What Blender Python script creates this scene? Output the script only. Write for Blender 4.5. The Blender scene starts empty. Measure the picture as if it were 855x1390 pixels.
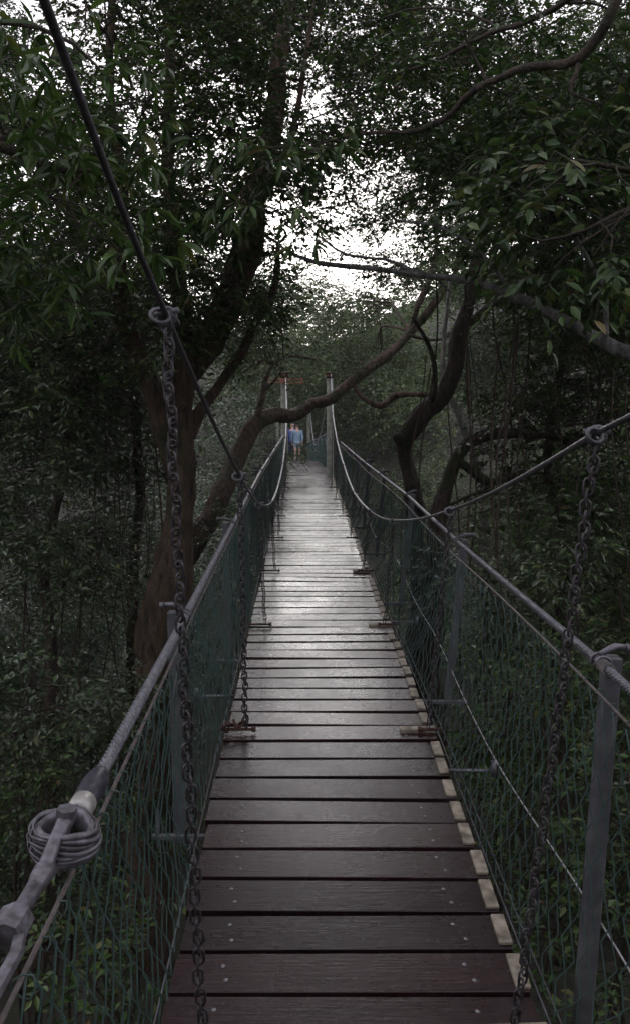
import bpy, math, random
import numpy as np
from mathutils import Vector, Matrix
random.seed(7); rng = np.random.default_rng(7)
sc = bpy.context.scene
C = sc.collection
PI = math.pi

# ------------------------------------------------------------------ camera
F = 1100.0
TH = math.atan(90 / F)
cam_d = bpy.data.cameras.new('camera'); cam = bpy.data.objects.new('camera', cam_d); C.objects.link(cam)
cam.location = (0, 0, 0); cam.rotation_euler = (PI / 2 - TH, 0, 0)
cam_d.sensor_fit = 'VERTICAL'; cam_d.sensor_height = 36; cam_d.lens = F / 1390 * 36
cam_d.shift_y = -45 / 1390; cam_d.clip_end = 500; cam_d.clip_start = 0.05
sc.camera = cam

def P(px, py, d):
    """point seen at photo pixel px,py at horizontal distance d"""
    u = (px - 427.5) / F; v = (650 - py) / F
    x = u; y = math.cos(TH) + v * math.sin(TH); z = -math.sin(TH) + v * math.cos(TH)
    return np.array([x / y * d, d, z / y * d])

def proj(p):
    c, s = math.cos(TH), math.sin(TH)
    fw = p[..., 1] * c - p[..., 2] * s; up = p[..., 1] * s + p[..., 2] * c
    return 427.5 + F * p[..., 0] / fw, 650 - F * up / fw

# ------------------------------------------------------------------ objects
def tag(o, label=None, cat=None, group=None, kind=None):
    if label: o['label'] = label
    if cat: o['category'] = cat
    if group: o['group'] = group
    if kind: o['kind'] = kind
    return o

def empty(name, loc, label=None, cat=None, group=None):
    o = bpy.data.objects.new(name, None); C.objects.link(o); o.location = loc
    o.empty_display_size = .2
    return tag(o, label, cat, group)

class MB:
    def __init__(s): s.v = []; s.q = []; s.t = []; s.n = 0
    def add(s, v, q=None, t=None):
        v = np.asarray(v, float).reshape(-1, 3)
        if q is not None and len(q): s.q.append(np.asarray(q, int).reshape(-1, 4) + s.n)
        if t is not None and len(t): s.t.append(np.asarray(t, int).reshape(-1, 3) + s.n)
        s.v.append(v); s.n += len(v)
    def build(s, name, mat, parent=None, smooth=True, extra=()):
        nq0 = sum(len(a) for a in s.q); nt0 = sum(len(a) for a in s.t); cuts = []
        for (mb2, m2) in extra:      # surface details kept inside the same mesh
            cuts.append((sum(len(a) for a in s.q), sum(len(a) for a in s.t)))
            off = s.n; s.q += [a + off for a in mb2.q]; s.t += [a + off for a in mb2.t]; s.v += mb2.v; s.n += mb2.n
        v = np.concatenate(s.v)
        origin = np.array(parent.matrix_basis.translation) if parent is not None and parent.parent is None else np.zeros(3)
        if parent is None:
            origin = np.array([0., 0, 0])
        v = v - origin
        q = np.concatenate(s.q) if s.q else np.zeros((0, 4), int)
        t = np.concatenate(s.t) if s.t else np.zeros((0, 3), int)
        me = bpy.data.meshes.new(name)
        me.vertices.add(len(v)); me.vertices.foreach_set('co', v.astype(np.float32).ravel())
        nl = q.size + t.size
        me.loops.add(nl); me.loops.foreach_set('vertex_index', np.concatenate([q.ravel(), t.ravel()]).astype(np.int32))
        me.polygons.add(len(q) + len(t))
        st = np.concatenate([np.arange(len(q)) * 4, q.size + np.arange(len(t)) * 3]).astype(np.int32)
        me.polygons.foreach_set('loop_start', st)
        me.update(calc_edges=True)
        me.polygons.foreach_set('use_smooth', np.full(len(q) + len(t), smooth))
        me.materials.append(mat)
        if extra:
            mi = np.zeros(len(q) + len(t), np.int32)
            for k, (a, b) in enumerate(cuts):
                mi[a:len(q)] = k + 1; mi[len(q) + b:] = k + 1; me.materials.append(extra[k][1])
            me.polygons.foreach_set('material_index', mi)
        me.validate()
        o = bpy.data.objects.new(name, me); C.objects.link(o)
        if parent is not None:
            o.parent = parent
            if parent.parent is not None or parent.type == 'MESH':
                # vertices are in the root's space already; keep world placement
                root = parent
                while root.parent is not None: root = root.parent
                me.transform(Matrix.Translation(-Vector(root.location)))
        return o

def frames(p):
    t = np.gradient(p, axis=0); t /= np.linalg.norm(t, axis=1)[:, None] + 1e-12
    a = np.array([0, 0, 1.]) if abs(t[0][2]) < .9 else np.array([1., 0, 0])
    n = np.zeros_like(p); n0 = np.cross(t[0], a); n[0] = n0 / np.linalg.norm(n0)
    for i in range(1, len(p)):
        m = n[i - 1] - t[i] * np.dot(n[i - 1], t[i]); n[i] = m / (np.linalg.norm(m) + 1e-12)
    return t, n, np.cross(t, n)

def tube(mb, p, r, n=6, cap=True, closed=False, rough=0., squash=1.):
    p = np.asarray(p, float); m = len(p)
    r = np.full(m, float(r)) if np.isscalar(r) else np.asarray(r, float)
    if closed:
        t = np.roll(p, -1, 0) - np.roll(p, 1, 0); t /= np.linalg.norm(t, axis=1)[:, None]
        nrm = np.cross(p[1] - p[0], p[2] - p[1])
        for k in range(2, m - 1):
            if np.linalg.norm(nrm) > 1e-9: break
            nrm = np.cross(p[k] - p[k - 1], p[k + 1] - p[k])
        nrm /= np.linalg.norm(nrm) + 1e-12
        nn = np.cross(t, nrm); b = np.tile(nrm, (m, 1))
    else:
        t, nn, b = frames(p)
    a = np.arange(n) / n * 2 * PI
    rr = r[:, None] * np.ones((1, n))
    if rough:
        i = np.arange(m)[:, None]; ph = rng.uniform(0, 6, 4)
        rr = rr * (1 + rough * (np.sin(a * 3 + i * .35 + ph[0]) * .5 + np.sin(a * 5 - i * .8 + ph[1]) * .35 + np.sin(a * 2 + i * .17 + ph[2]) * .6 + rng.normal(0, .25, (m, n))))
    v = p[:, None] + rr[..., None] * (np.cos(a)[None, :, None] * nn[:, None] + squash * np.sin(a)[None, :, None] * b[:, None])
    k = m if closed else m - 1
    I, J = np.meshgrid(np.arange(k), np.arange(n), indexing='ij')
    I2 = (I + 1) % m; J2 = (J + 1) % n
    q = np.stack([I * n + J, I * n + J2, I2 * n + J2, I2 * n + J], -1).reshape(-1, 4)
    v = v.reshape(-1, 3); tr = []
    if cap and not closed:
        v = np.vstack([v, p[0], p[-1]]); c0, c1 = m * n, m * n + 1
        for j in range(n):
            tr.append((c0, (j + 1) % n, j)); tr.append((c1, (m - 1) * n + j, (m - 1) * n + (j + 1) % n))
    mb.add(v, q, tr)

def smoothpath(p, r, step=.1):
    p = np.asarray(p, float); r = np.asarray(r, float)
    op, orr = [], []
    for i in range(len(p) - 1):
        p0 = p[max(i - 1, 0)]; p1 = p[i]; p2 = p[i + 1]; p3 = p[min(i + 2, len(p) - 1)]
        k = max(2, int(np.linalg.norm(p2 - p1) / step))
        for j in range(k):
            t = j / k
            op.append(.5 * ((2 * p1) + (-p0 + p2) * t + (2 * p0 - 5 * p1 + 4 * p2 - p3) * t * t + (-p0 + 3 * p1 - 3 * p2 + p3) * t ** 3))
            orr.append(r[i] * (1 - t) + r[i + 1] * t)
    op.append(p[-1]); orr.append(r[-1])
    return np.array(op), np.array(orr)

def box(mb, c, size, ax=None, ch=0.0):
    """box with optional chamfer, axes ax rows"""
    hx, hy, hz = np.array(size) / 2
    ax = np.eye(3) if ax is None else np.asarray(ax, float)
    if ch <= 0:
        v = np.array([[x, y, z] for x in (-hx, hx) for y in (-hy, hy) for z in (-hz, hz)])
        f = [(0, 1, 3, 2), (4, 6, 7, 5), (0, 4, 5, 1), (2, 3, 7, 6), (0, 2, 6, 4), (1, 5, 7, 3)]
        mb.add(v @ ax + np.asarray(c), f); return
    pr = [(-hy + ch, -hz), (hy - ch, -hz), (hy, -hz + ch), (hy, hz - ch), (hy - ch, hz), (-hy + ch, hz), (-hy, hz - ch), (-hy, -hz + ch)]
    xs = [(-hx, .0), (-hx + ch, 1.), (hx - ch, 1.), (hx, .0)]
    v = []
    for x, e in xs:
        s = ch * (1 - e) * .8
        for (y, z) in pr:
            v.append((x, y - math.copysign(s, y), z - math.copysign(s, z)))
    q = [(i * 8 + j, i * 8 + (j + 1) % 8, (i + 1) * 8 + (j + 1) % 8, (i + 1) * 8 + j) for i in range(3) for j in range(8)]
    q += [(0, 1, 2, 7), (7, 2, 3, 6), (6, 3, 4, 5)]
    q += [(31 - 0 - 7 + k0, 31 - 7 + k1, 31 - 7 + k2, 31 - 7 + k3) for (k0, k1, k2, k3) in ((7, 2, 1, 0), (6, 3, 2, 7), (5, 4, 3, 6))]
    mb.add(np.array(v) @ ax + np.asarray(c), q)

# ------------------------------------------------------------------ materials
def mat(name):
    m = bpy.data.materials.new(name); m.use_nodes = True
    nt = m.node_tree; return m, nt, nt.nodes['Principled BSDF'], nt.nodes['Material Output']

def N(nt, t, **kw):
    n = nt.nodes.new(t)
    for k, v in kw.items():
        if hasattr(n, k): setattr(n, k, v)
        else: n.inputs[k.replace('_', ' ')].default_value = v
    return n

def ramp(nt, fac, stops):
    r = nt.nodes.new('ShaderNodeValToRGB'); e = r.color_ramp.elements
    while len(e) < len(stops): e.new(.5)
    for i, (p, c) in enumerate(stops):
        e[i].position = p; e[i].color = (*c, 1) if len(c) == 3 else c
    nt.links.new(fac, r.inputs[0]); return r.outputs[0]

def noise(nt, scale, detail=4, vec=None, rough=.55):
    n = nt.nodes.new('ShaderNodeTexNoise'); n.inputs['Scale'].default_value = scale
    n.inputs['Detail'].default_value = detail; n.inputs['Roughness'].default_value = rough
    if vec is not None: nt.links.new(vec, n.inputs['Vector'])
    return n.outputs['Fac']

def objco(nt, scale=None):
    t = nt.nodes.new('ShaderNodeNewGeometry')
    if scale is None: return t.outputs['Position']
    m = nt.nodes.new('ShaderNodeMapping'); m.inputs['Scale'].default_value = scale
    nt.links.new(t.outputs['Position'], m.inputs['Vector']); return m.outputs[0]

def bump(nt, b, h, strength=.4, dist=.01):
    n = nt.nodes.new('ShaderNodeBump'); n.inputs['Strength'].default_value = strength; n.inputs['Distance'].default_value = dist
    nt.links.new(h, n.inputs['Height']); nt.links.new(n.outputs[0], b.inputs['Normal'])

def leaf_mat(name, cols, rough=.36, trans=.22, spec=.5):
    m, nt, b, out = mat(name)
    g = nt.nodes.new('ShaderNodeNewGeometry')
    c = ramp(nt, g.outputs['Random Per Island'], cols)
    nf = noise(nt, .9, 3, objco(nt))
    mx = nt.nodes.new('ShaderNodeMix'); mx.data_type = 'RGBA'; mx.blend_type = 'MULTIPLY'; mx.inputs[0].default_value = .55
    nt.links.new(c, mx.inputs[6]); nt.links.new(ramp(nt, nf, [(.3, (.6, .65, .6)), (.7, (1.25, 1.2, 1.05))]), mx.inputs[7])
    nt.links.new(mx.outputs[2], b.inputs['Base Color'])
    b.inputs['Roughness'].default_value = rough; b.inputs['Specular IOR Level'].default_value = spec
    tr = nt.nodes.new('ShaderNodeBsdfTranslucent'); nt.links.new(mx.outputs[2], tr.inputs['Color'])
    ms = nt.nodes.new('ShaderNodeMixShader'); ms.inputs[0].default_value = trans
    nt.links.new(b.outputs[0], ms.inputs[1]); nt.links.new(tr.outputs[0], ms.inputs[2]); nt.links.new(ms.outputs[0], out.inputs['Surface'])
    return m

GREEN = [(0, (.018, .042, .010)), (.35, (.036, .078, .017)), (.7, (.062, .118, .026)), (.93, (.10, .155, .038)), (.985, (.14, .15, .04)), (1, (.16, .09, .04))]
M_leaf = leaf_mat('leaf_dark', GREEN)
M_gloss = leaf_mat('leaf_glossy', [(0, (.03, .056, .024)), (.5, (.06, .10, .042)), (.95, (.10, .15, .065)), (1, (.17, .17, .06))], rough=.3, trans=.15, spec=.7)
M_lance = leaf_mat('leaf_lance', [(0, (.03, .065, .014)), (.5, (.055, .11, .022)), (.95, (.09, .15, .032)), (1, (.13, .14, .03))], rough=.34, trans=.3)
M_far_lightened = leaf_mat('leaf_far_lightened', [(0, (.045, .075, .03)), (.5, (.08, .125, .045)), (.9, (.13, .18, .06)), (1, (.19, .21, .08))], rough=.45, trans=.25)  # leaf colour lightened to stand in for misty air and more open light

def bark_mat(name, a, b_, moss=(.03, .04, .012), mo=.58):
    m, nt, b, out = mat(name)
    v = objco(nt, (7, 7, 2.0)); n1 = noise(nt, 2.2, 8, v, .65)
    base = ramp(nt, n1, [(.34, tuple(x * .6 for x in a)), (.5, tuple((x + y) / 2 for x, y in zip(a, b_))), (.66, b_), (.78, tuple(x * 1.5 + .02 for x in b_))])
    n2 = noise(nt, 2.3, 4, objco(nt))
    mx = nt.nodes.new('ShaderNodeMix'); mx.data_type = 'RGBA'
    nt.links.new(ramp(nt, n2, [(mo - .08, (0, 0, 0)), (mo + .08, (1, 1, 1))]), mx.inputs[0])
    nt.links.new(base, mx.inputs[6]); mx.inputs[7].default_value = (*moss, 1)
    nt.links.new(mx.outputs[2], b.inputs['Base Color']); b.inputs['Roughness'].default_value = .75
    n3 = noise(nt, 14, 6, objco(nt, (1, 1, .45)), .7)
    am = nt.nodes.new('ShaderNodeMath'); nt.links.new(n1, am.inputs[0]); nt.links.new(n3, am.inputs[1])
    bump(nt, b, am.outputs[0], 1.0, .07); return m
M_bark = bark_mat('bark_brown', (.032, .020, .012), (.15, .098, .062))
M_bark2 = bark_mat('bark_dark', (.028, .020, .014), (.10, .072, .05))
M_pale = bark_mat('bark_pale', (.12, .115, .10), (.26, .25, .22), mo=.72)
M_limb = bark_mat('bark_grey', (.10, .097, .093), (.23, .22, .21), mo=.68)
M_vine = bark_mat('vine_bark', (.04, .026, .018), (.10, .07, .05), mo=.7)

def plain(name, c0, c1, rough=.5, metal=0., sc_=20, bumpk=.2, r2=None):
    m, nt, b, out = mat(name)
    n = noise(nt, sc_, 6, objco(nt)); nt.links.new(ramp(nt, n, [(.35, c0), (.65, c1)]), b.inputs['Base Color'])
    b.inputs['Metallic'].default_value = metal; b.inputs['Roughness'].default_value = rough
    if r2: nt.links.new(ramp(nt, n, [(.3, (rough,) * 3), (.7, (r2,) * 3)]), b.inputs['Roughness'])
    if bumpk: bump(nt, b, n, bumpk, .003)
    return m
M_cable = plain('galvanised_cable', (.12, .12, .135), (.22, .22, .245), .5, .5, 60)
M_cable2 = plain('dark_cable', (.06, .055, .06), (.12, .11, .12), .5, .4, 60)
M_rod = plain('bright_rod', (.34, .33, .34), (.5, .49, .5), .45, .4, 15)
M_chain = plain('chain_steel', (.04, .033, .032), (.10, .092, .10), .5, .6, 35)
M_rust = plain('rust', (.04, .020, .015), (.10, .045, .03), .75, .1, 30)
M_galv = plain('galvanised_post', (.09, .09, .10), (.16, .16, .17), .55, .3, 12)
M_cast = plain('weathered_casting', (.11, .10, .105), (.23, .22, .25), .5, .6, 45, .7)
M_ferrule = plain('ferrule_alloy', (.38, .36, .34), (.5, .48, .46), .45, .5, 25)
M_tape = plain('black_tape', (.02, .02, .028), (.06, .055, .075), .4, 0, 60, .6)
M_mesh = plain('green_mesh_wire', (.042, .080, .070), (.07, .12, .105), .4, 0, 12, 0)
M_timber = plain('mossy_timber_post', (.13, .14, .10), (.24, .25, .20), .7, 0, 9, .4)
M_pale_wood = plain('pale_wood', (.11, .09, .065), (.36, .31, .24), .6, 0, 18, .4)
M_screw = plain('screw_head', (.2, .2, .21), (.32, .32, .33), .4, .7, 60, 0)
M_rope = plain('selvedge_wire', (.10, .085, .08), (.18, .15, .14), .6, .2, 40)
M_hole = plain('hole_dark', (.006, .005, .005), (.01, .008, .008), .9, 0, 20, 0)

def deck_mat(name, dark, light):
    m, nt, b, out = mat(name)
    g = nt.nodes.new('ShaderNodeNewGeometry')
    grain = noise(nt, 3.0, 8, objco(nt, (2.2, 45, 20)), .6)
    big = noise(nt, 1.6, 5, objco(nt, (1.3, 1, 1)), .65)
    c = ramp(nt, grain, [(.3, dark), (.7, light)])
    mx = nt.nodes.new('ShaderNodeMix'); mx.data_type = 'RGBA'; mx.blend_type = 'MULTIPLY'; mx.inputs[0].default_value = .8
    nt.links.new(c, mx.inputs[6]); nt.links.new(ramp(nt, g.outputs['Random Per Island'], [(0, (.45, .42, .45)), (.3, (.8, .8, .85)), (.6, (1, .95, .95)), (.85, (1.25, 1.05, 1.0)), (1, (1.9, 1.6, 1.5))]), mx.inputs[7])
    nt.links.new(mx.outputs[2], b.inputs['Base Color'])
    mm = nt.nodes.new('ShaderNodeMath'); mm.operation = 'MULTIPLY_ADD'
    nt.links.new(grain, mm.inputs[0]); mm.inputs[1].default_value = .18
    nt.links.new(ramp(nt, big, [(.38, (.16,) * 3), (.62, (.30,) * 3)]), mm.inputs[2])
    nt.links.new(mm.outputs[0], b.inputs['Roughness'])
    b.inputs['Specular IOR Level'].default_value = .3
    b.inputs['Coat Weight'].default_value = .62
    nt.links.new(ramp(nt, big, [(.36, (.20,) * 3), (.64, (.33,) * 3)]), b.inputs['Coat Roughness'])
    b.inputs['Coat IOR'].default_value = 1.5
    fine = noise(nt, 26, 6, objco(nt, (1, 1.6, 1)), .7)
    ad = nt.nodes.new('ShaderNodeMath'); ad.operation = 'ADD'; nt.links.new(grain, ad.inputs[0]); nt.links.new(fine, ad.inputs[1])
    bump(nt, b, ad.outputs[0], .35, .006); return m
M_deck = deck_mat('wet_dark_planks', (.009, .0035, .004), (.034, .012, .014))
M_under = plain('under_beam', (.035, .015, .012), (.06, .028, .02), .7, 0, 9)

# ------------------------------------------------------------------ ground
def hs(x): return 3 * x * x - 2 * x ** 3
def ground_z(x, y):
    x = np.asarray(x, float); y = np.asarray(y, float)
    z = -2.25 - .42 * np.clip(y, -6, 10.5)
    z = z + np.clip(-y - 1, 0, 30) * .1
    ax = np.abs(x + .03 * y)
    z = z + np.clip(ax - 4.0, 0, 15) * .55 * (.5 + .5 * np.clip(y / 8, 0, 1))
    z = z + np.clip(y - 16, 0, 24) * .17 + np.clip(y - 52, 0, 30) * .30
    z = z + .35 * np.sin(x * .9 + y * .31) * np.cos(y * .7 - x * .2) + .15 * np.sin(x * 2.7) * np.sin(y * 2.1)
    return z
def build_ground():
    n = 240
    g = np.sign(np.linspace(-1, 1, n)) * np.abs(np.linspace(-1, 1, n)) ** 2
    xs = g * 160; ys = np.linspace(0, 1, n) ** 1.6 * 230 - 25
    X, Y = np.meshgrid(xs, ys, indexing='ij'); Z = ground_z(X, Y)
    I, J = np.meshgrid(np.arange(n - 1), np.arange(n - 1), indexing='ij')
    q = np.stack([I * n + J, (I + 1) * n + J, (I + 1) * n + J + 1, I * n + J + 1], -1).reshape(-1, 4)
    mb = MB(); mb.add(np.stack([X, Y, Z], -1), q)
    m, nt, b, out = mat('forest_floor')
    n1 = noise(nt, 1.2, 8, objco(nt), .7)
    nt.links.new(ramp(nt, n1, [(.3, (.012, .011, .007)), (.5, (.03, .028, .015)), (.7, (.025, .036, .014))]), b.inputs['Base Color'])
    b.inputs['Roughness'].default_value = .9; bump(nt, b, n1, 1, .2)
    o = mb.build('ground', m); tag(o, 'dark leaf littered forest floor in the gully under the footbridge', 'ground', kind='structure')
build_ground()

# ------------------------------------------------------------------ leaves
def nrmz(a): return a / (np.linalg.norm(a, axis=-1, keepdims=True) + 1e-9)
T_SIMPLE = (np.array([[0, 0, 0], [.45, .5, .07], [1, 0, -.06], [.45, -.5, .07]]), [], [(0, 1, 2), (0, 2, 3)])
T_GOOD = (np.array([[0, 0, 0], [.22, .36, .05], [.22, -.36, .05], [.55, .5, .03], [.55, -.5, .03], [.82, .27, -.05], [.82, -.27, -.05], [1.04, 0, -.14], [.22, 0, -.0], [.55, 0, -.03], [.82, 0, -.09]]),
          [(8, 1, 3, 9), (2, 8, 9, 4), (9, 3, 5, 10), (4, 9, 10, 6)], [(0, 1, 8), (0, 8, 2), (10, 5, 7), (6, 10, 7)])
def add_leaves(mb, o, d, nrm, L, w, tmpl):
    tv, tq, tt = tmpl; n = len(o)
    d = nrmz(d); s = nrmz(np.cross(nrm, d)); nn = np.cross(d, s)
    L = L[:, None, None]
    v = o[:, None] + L * (tv[None, :, 0:1] * d[:, None] + tv[None, :, 1:2] * w * s[:, None] + tv[None, :, 2:3] * nn[:, None])
    k = len(tv); off = (np.arange(n) * k)[:, None, None]
    q = (np.array(tq)[None] + off).reshape(-1, 4) if len(tq) else None
    t = (np.array(tt)[None] + off).reshape(-1, 3)
    mb.add(v.reshape(-1, 3), q, t)

NL = [0]
def sprays(mb, O, A, S, k, L, w, tmpl, droop=.25, twigs=None, tr=.004, whorl=False):
    """O origins, A axes, S lengths; k leaves each"""
    n = len(O); A = nrmz(A)
    up = np.tile([0, 0, 1.], (n, 1)); side = nrmz(np.cross(A, up) + rng.normal(0, .05, (n, 3)))
    i = np.tile(np.arange(k), n).reshape(n, k)
    f = (i + .6) / k if not whorl else .75 + .25 * rng.random((n, k))
    bend = -f ** 2 * .25
    o = O[:, None] + S[:, None, None] * (A[:, None] * f[..., None] + np.array([0, 0, 1.]) * bend[..., None])
    if whorl:
        a = rng.random((n, k)) * 2 * PI
        up2 = np.cross(side, A)
        d = .45 * A[:, None] + np.cos(a)[..., None] * side[:, None] + np.sin(a)[..., None] * up2[:, None] * .6
    else:
        sg = np.where(i % 2 == 0, 1., -1.)
        d = .55 * A[:, None] + .8 * sg[..., None] * side[:, None]
    d = nrmz(d + rng.normal(0, .28, (n, k, 3))); d[..., 2] -= droop; d = nrmz(d)
    nr = np.array([0, 0, 1.]) + rng.normal(0, .42, (n, k, 3))
    LL = L * rng.uniform(.45, 1.3, (n, k))
    add_leaves(mb, o.reshape(-1, 3), d.reshape(-1, 3), nr.reshape(-1, 3), LL.reshape(-1), w, tmpl)
    NL[0] += n * k
    if twigs is not None:
        e = O + S[:, None] * (A + np.array([0, 0, -.25])); mid = O + S[:, None] * .5 * (A + np.array([0, 0, -.06]))
        s2 = np.cross(A, side)
        ring = [side * np.cos(a) + s2 * np.sin(a) for a in (0, 2.09, 4.19)]
        v = np.stack([p + r * q for p, r in ((O, tr), (mid, tr * .8), (e, tr * .4)) for q in ring], 1)
        qd = np.array([(a * 3 + b, a * 3 + (b + 1) % 3, (a + 1) * 3 + (b + 1) % 3, (a + 1) * 3 + b) for a in (0, 1) for b in range(3)])
        twigs.add(v.reshape(-1, 3), (qd[None] + (np.arange(n) * 9)[:, None, None]).reshape(-1, 4))

KINDS = {  # L, w, template, leaves per spray, spray length, droop, whorl
    'small': (.068, .44, T_SIMPLE, 9, .26, .25, False),
    'medium': (.09, .42, T_GOOD, 8, .3, .35, False),
    'lance': (.125, .25, T_GOOD, 8, .15, .65, True),
    'tiny': (.052, .5, T_SIMPLE, 10, .2, .2, False),
}
def blob_points(c, R, n, flat=.75):
    """clustered sprays in an ellipsoid"""
    m = max(3, int(4 + R * 5))
    sub = nrmz(rng.normal(0, 1, (m, 3))) * (rng.uniform(.25, 1, (m, 1)) ** .6) * R * np.array([1, 1, flat]) + c
    k = rng.integers(0, m, n)
    g = rng.normal(0, .21 * R, (n, 3)) * np.array([1, 1, .6])
    return sub, sub[k] + g
def leaf_blob(mb, c, R, kind, lai, twigs=None, scale=1., Lmul=None):
    L, w, tm, k, S, dr, wh = KINDS[kind]
    if Lmul: L *= Lmul; S *= Lmul
    n = max(4, int(lai * PI * R * R / (L * L * w * .62) / k * scale))
    sub, O = blob_points(c, R, n)
    A = nrmz(O - c) * .7 + rng.normal(0, .5, (n, 3)); A[:, 2] *= .55; A[:, 2] += .05
    sprays(mb, O, A, S * rng.uniform(.7, 1.3, n), k, L, w, tm, dr, twigs, .0035 if L > .05 else .0025, wh)
    return sub

GAPS = [(515, 235, 34, 46), (330, 130, 36, 42), (70, 40, 50, 35), (475, 400, 35, 22), (250, 90, 25, 40), (545, 400, 40, 22), (550, 140, 40, 20), (830, 20, 40, 30), (290, 220, 25, 40), (440, 150, 30, 30), (180, 50, 30, 30)]
def in_gap(c, rb=0.):
    a, b = proj(c); k = .45 * rb * F / c[1]
    if any(((a - x) / (rx + k)) ** 2 + ((b - y) / (ry + k)) ** 2 < 1 for x, y, rx, ry in GAPS[:5]): return rng.random() < .97
    return any(((a - x) / rx) ** 2 + ((b - y) / ry) ** 2 < 1 for x, y, rx, ry in GAPS) and rng.random() < .9
OPEN = [(x, y, 30, 15.9) for x, y in ((530, 478), (560, 445), (590, 410), (612, 378), (632, 340))] + \
       [(x, y, 28, 9.8) for x, y in ((560, 660), (552, 610), (570, 570), (610, 525), (622, 465), (632, 405))] + \
       [(x, y, 24, 8.3) for x, y in ((600, 690), (620, 615), (660, 592), (715, 590))] + \
       [(x, y, 16, 5.8) for x, y in ((480, 360), (520, 365), (560, 371), (600, 378), (640, 385), (670, 395), (700, 405), (740, 424), (780, 443))]
def hides_limb(c, rb):
    a, b = proj(c); k = .8 * rb * F / c[1]
    return any((a - x) ** 2 + (b - y) ** 2 < (r + k) ** 2 and c[1] < d for x, y, r, d in OPEN)
def corridor_clear(p, r):
    """keep the walkway free of leaf blobs"""
    return not (-1.3 - r < p[0] + .015 * p[1] < 1.3 + r and -2.4 < p[2] < .35 + r * .8 and p[1] < 22)

def tree(name, label, limbs, regions, bark, leaf, group=None, cat='tree', lai=1., extra=None, twig=True, rough=.14):
    """limbs: list of [(px,py,d,r),...]; regions: (x0,x1,y0,y1,d0,d1,n,R,kind,lai)"""
    L = []
    for l in limbs:
        p = np.array([P(a, b, d) for a, b, d, r in l]); r = np.array([q[3] for q in l])
        pp, rr = smoothpath(p, r, .09 if r.max() < .2 else .12)
        m = len(pp); kn = np.arange(0, m + 4, 4)
        for c_ in range(3): pp[:, c_] += np.interp(np.arange(m), kn, rng.normal(0, 1, len(kn))) * rr * (.22 if c_ < 2 else .15)
        rr = rr * (1 + np.interp(np.arange(m), kn, rng.normal(0, .09, len(kn))))
        L.append((pp, rr))
    base = L[0][0][0].copy(); gz = float(ground_z(base[0], base[1])); base[2] = gz - .1
    p0, r0 = L[0]
    if p0[0][2] > gz:
        dz = p0[0][2] - gz; k = max(2, int(dz / .25))
        ext = np.array([base * (1 - t) + p0[0] * t for t in np.linspace(0, 1, k)[:-1]])
        er = r0[0] * (1.35 - .35 * np.linspace(0, 1, k)[:-1])
        ext[:, 0] += .06 * np.sin(np.linspace(0, 3, k - 1)); L[0] = (np.vstack([ext, p0]), np.concatenate([er, r0]))
    root = empty(name, base, label, cat, group)
    tb = MB(); tube(tb, L[0][0] + rng.normal(0, .004, L[0][0].shape), L[0][1], 14 if L[0][1].max() > .05 else 8, rough=rough)
    trunk = tb.build('trunk', bark, root)
    for (p, r) in L[1:]:
        mb = MB(); tube(mb, p + rng.normal(0, .003, p.shape), r, 12 if r.max() > .05 else 7, rough=rough); mb.build('limb', bark, trunk)
    nodes = np.vstack([p for p, r in L]); nr = np.concatenate([r for p, r in L])
    br = MB(); lf = MB()
    for reg in regions:
        x0, x1, y0, y1, d0, d1, n, R, kind, la = reg
        for _ in range(n):
            for _try in range(20):
                c = P(rng.uniform(x0, x1), rng.uniform(y0, y1), rng.uniform(d0, d1))
                Rb = R * rng.uniform(.7, 1.3)
                if corridor_clear(c, Rb * .6) and not hides_limb(c, Rb) and c[2] > ground_z(c[0], c[1]) + .1: break
            else: continue
            dd = np.linalg.norm(nodes - c, axis=1) + np.where(nodes[:, 2] > c[2] + .3, 1.5, 0)
            j = int(dd.argmin()); a = nodes[j]; ln = np.linalg.norm(c - a)
            rr = min(nr[j] * .6, .008 + .012 * ln)
            mid = (a + c) / 2 + rng.normal(0, .11 * ln, 3) + np.array([0, 0, .06 * ln])
            m2 = a * .25 + mid * .75 + rng.normal(0, .05 * ln, 3)
            pp, pr = smoothpath([a, m2, (mid + c) / 2 + rng.normal(0, .04 * ln, 3), c], [rr, rr * .8, rr * .6, rr * .45], .1)
            tube(br, pp, pr, 5, rough=.06)
            if in_gap(c, Rb): kind = 'tiny' if kind != 'lance' else kind; la = reg[9] * .62
            else: la = reg[9]
            sub = leaf_blob(lf, c, Rb, kind, la * lai, br if twig else None)
            for s in sub:
                q = pp[rng.integers(len(pp) // 2, len(pp))]
                md = (q + s) / 2 + rng.normal(0, .12 * np.linalg.norm(s - q), 3)
                sp, sr = smoothpath([q, md, s], [max(.004, rr * .4), max(.003, rr * .28), .003], .1)
                tube(br, sp, sr, 4, cap=False)
            if rng.random() < .5:
                nodes = np.vstack([nodes, pp[len(pp) // 2:]]); nr = np.concatenate([nr, pr[len(pp) // 2:]])
    if br.n: br.build('branches', bark, root)
    if lf.n: lf.build('crown', leaf, root, smooth=False)
    return root

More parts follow.
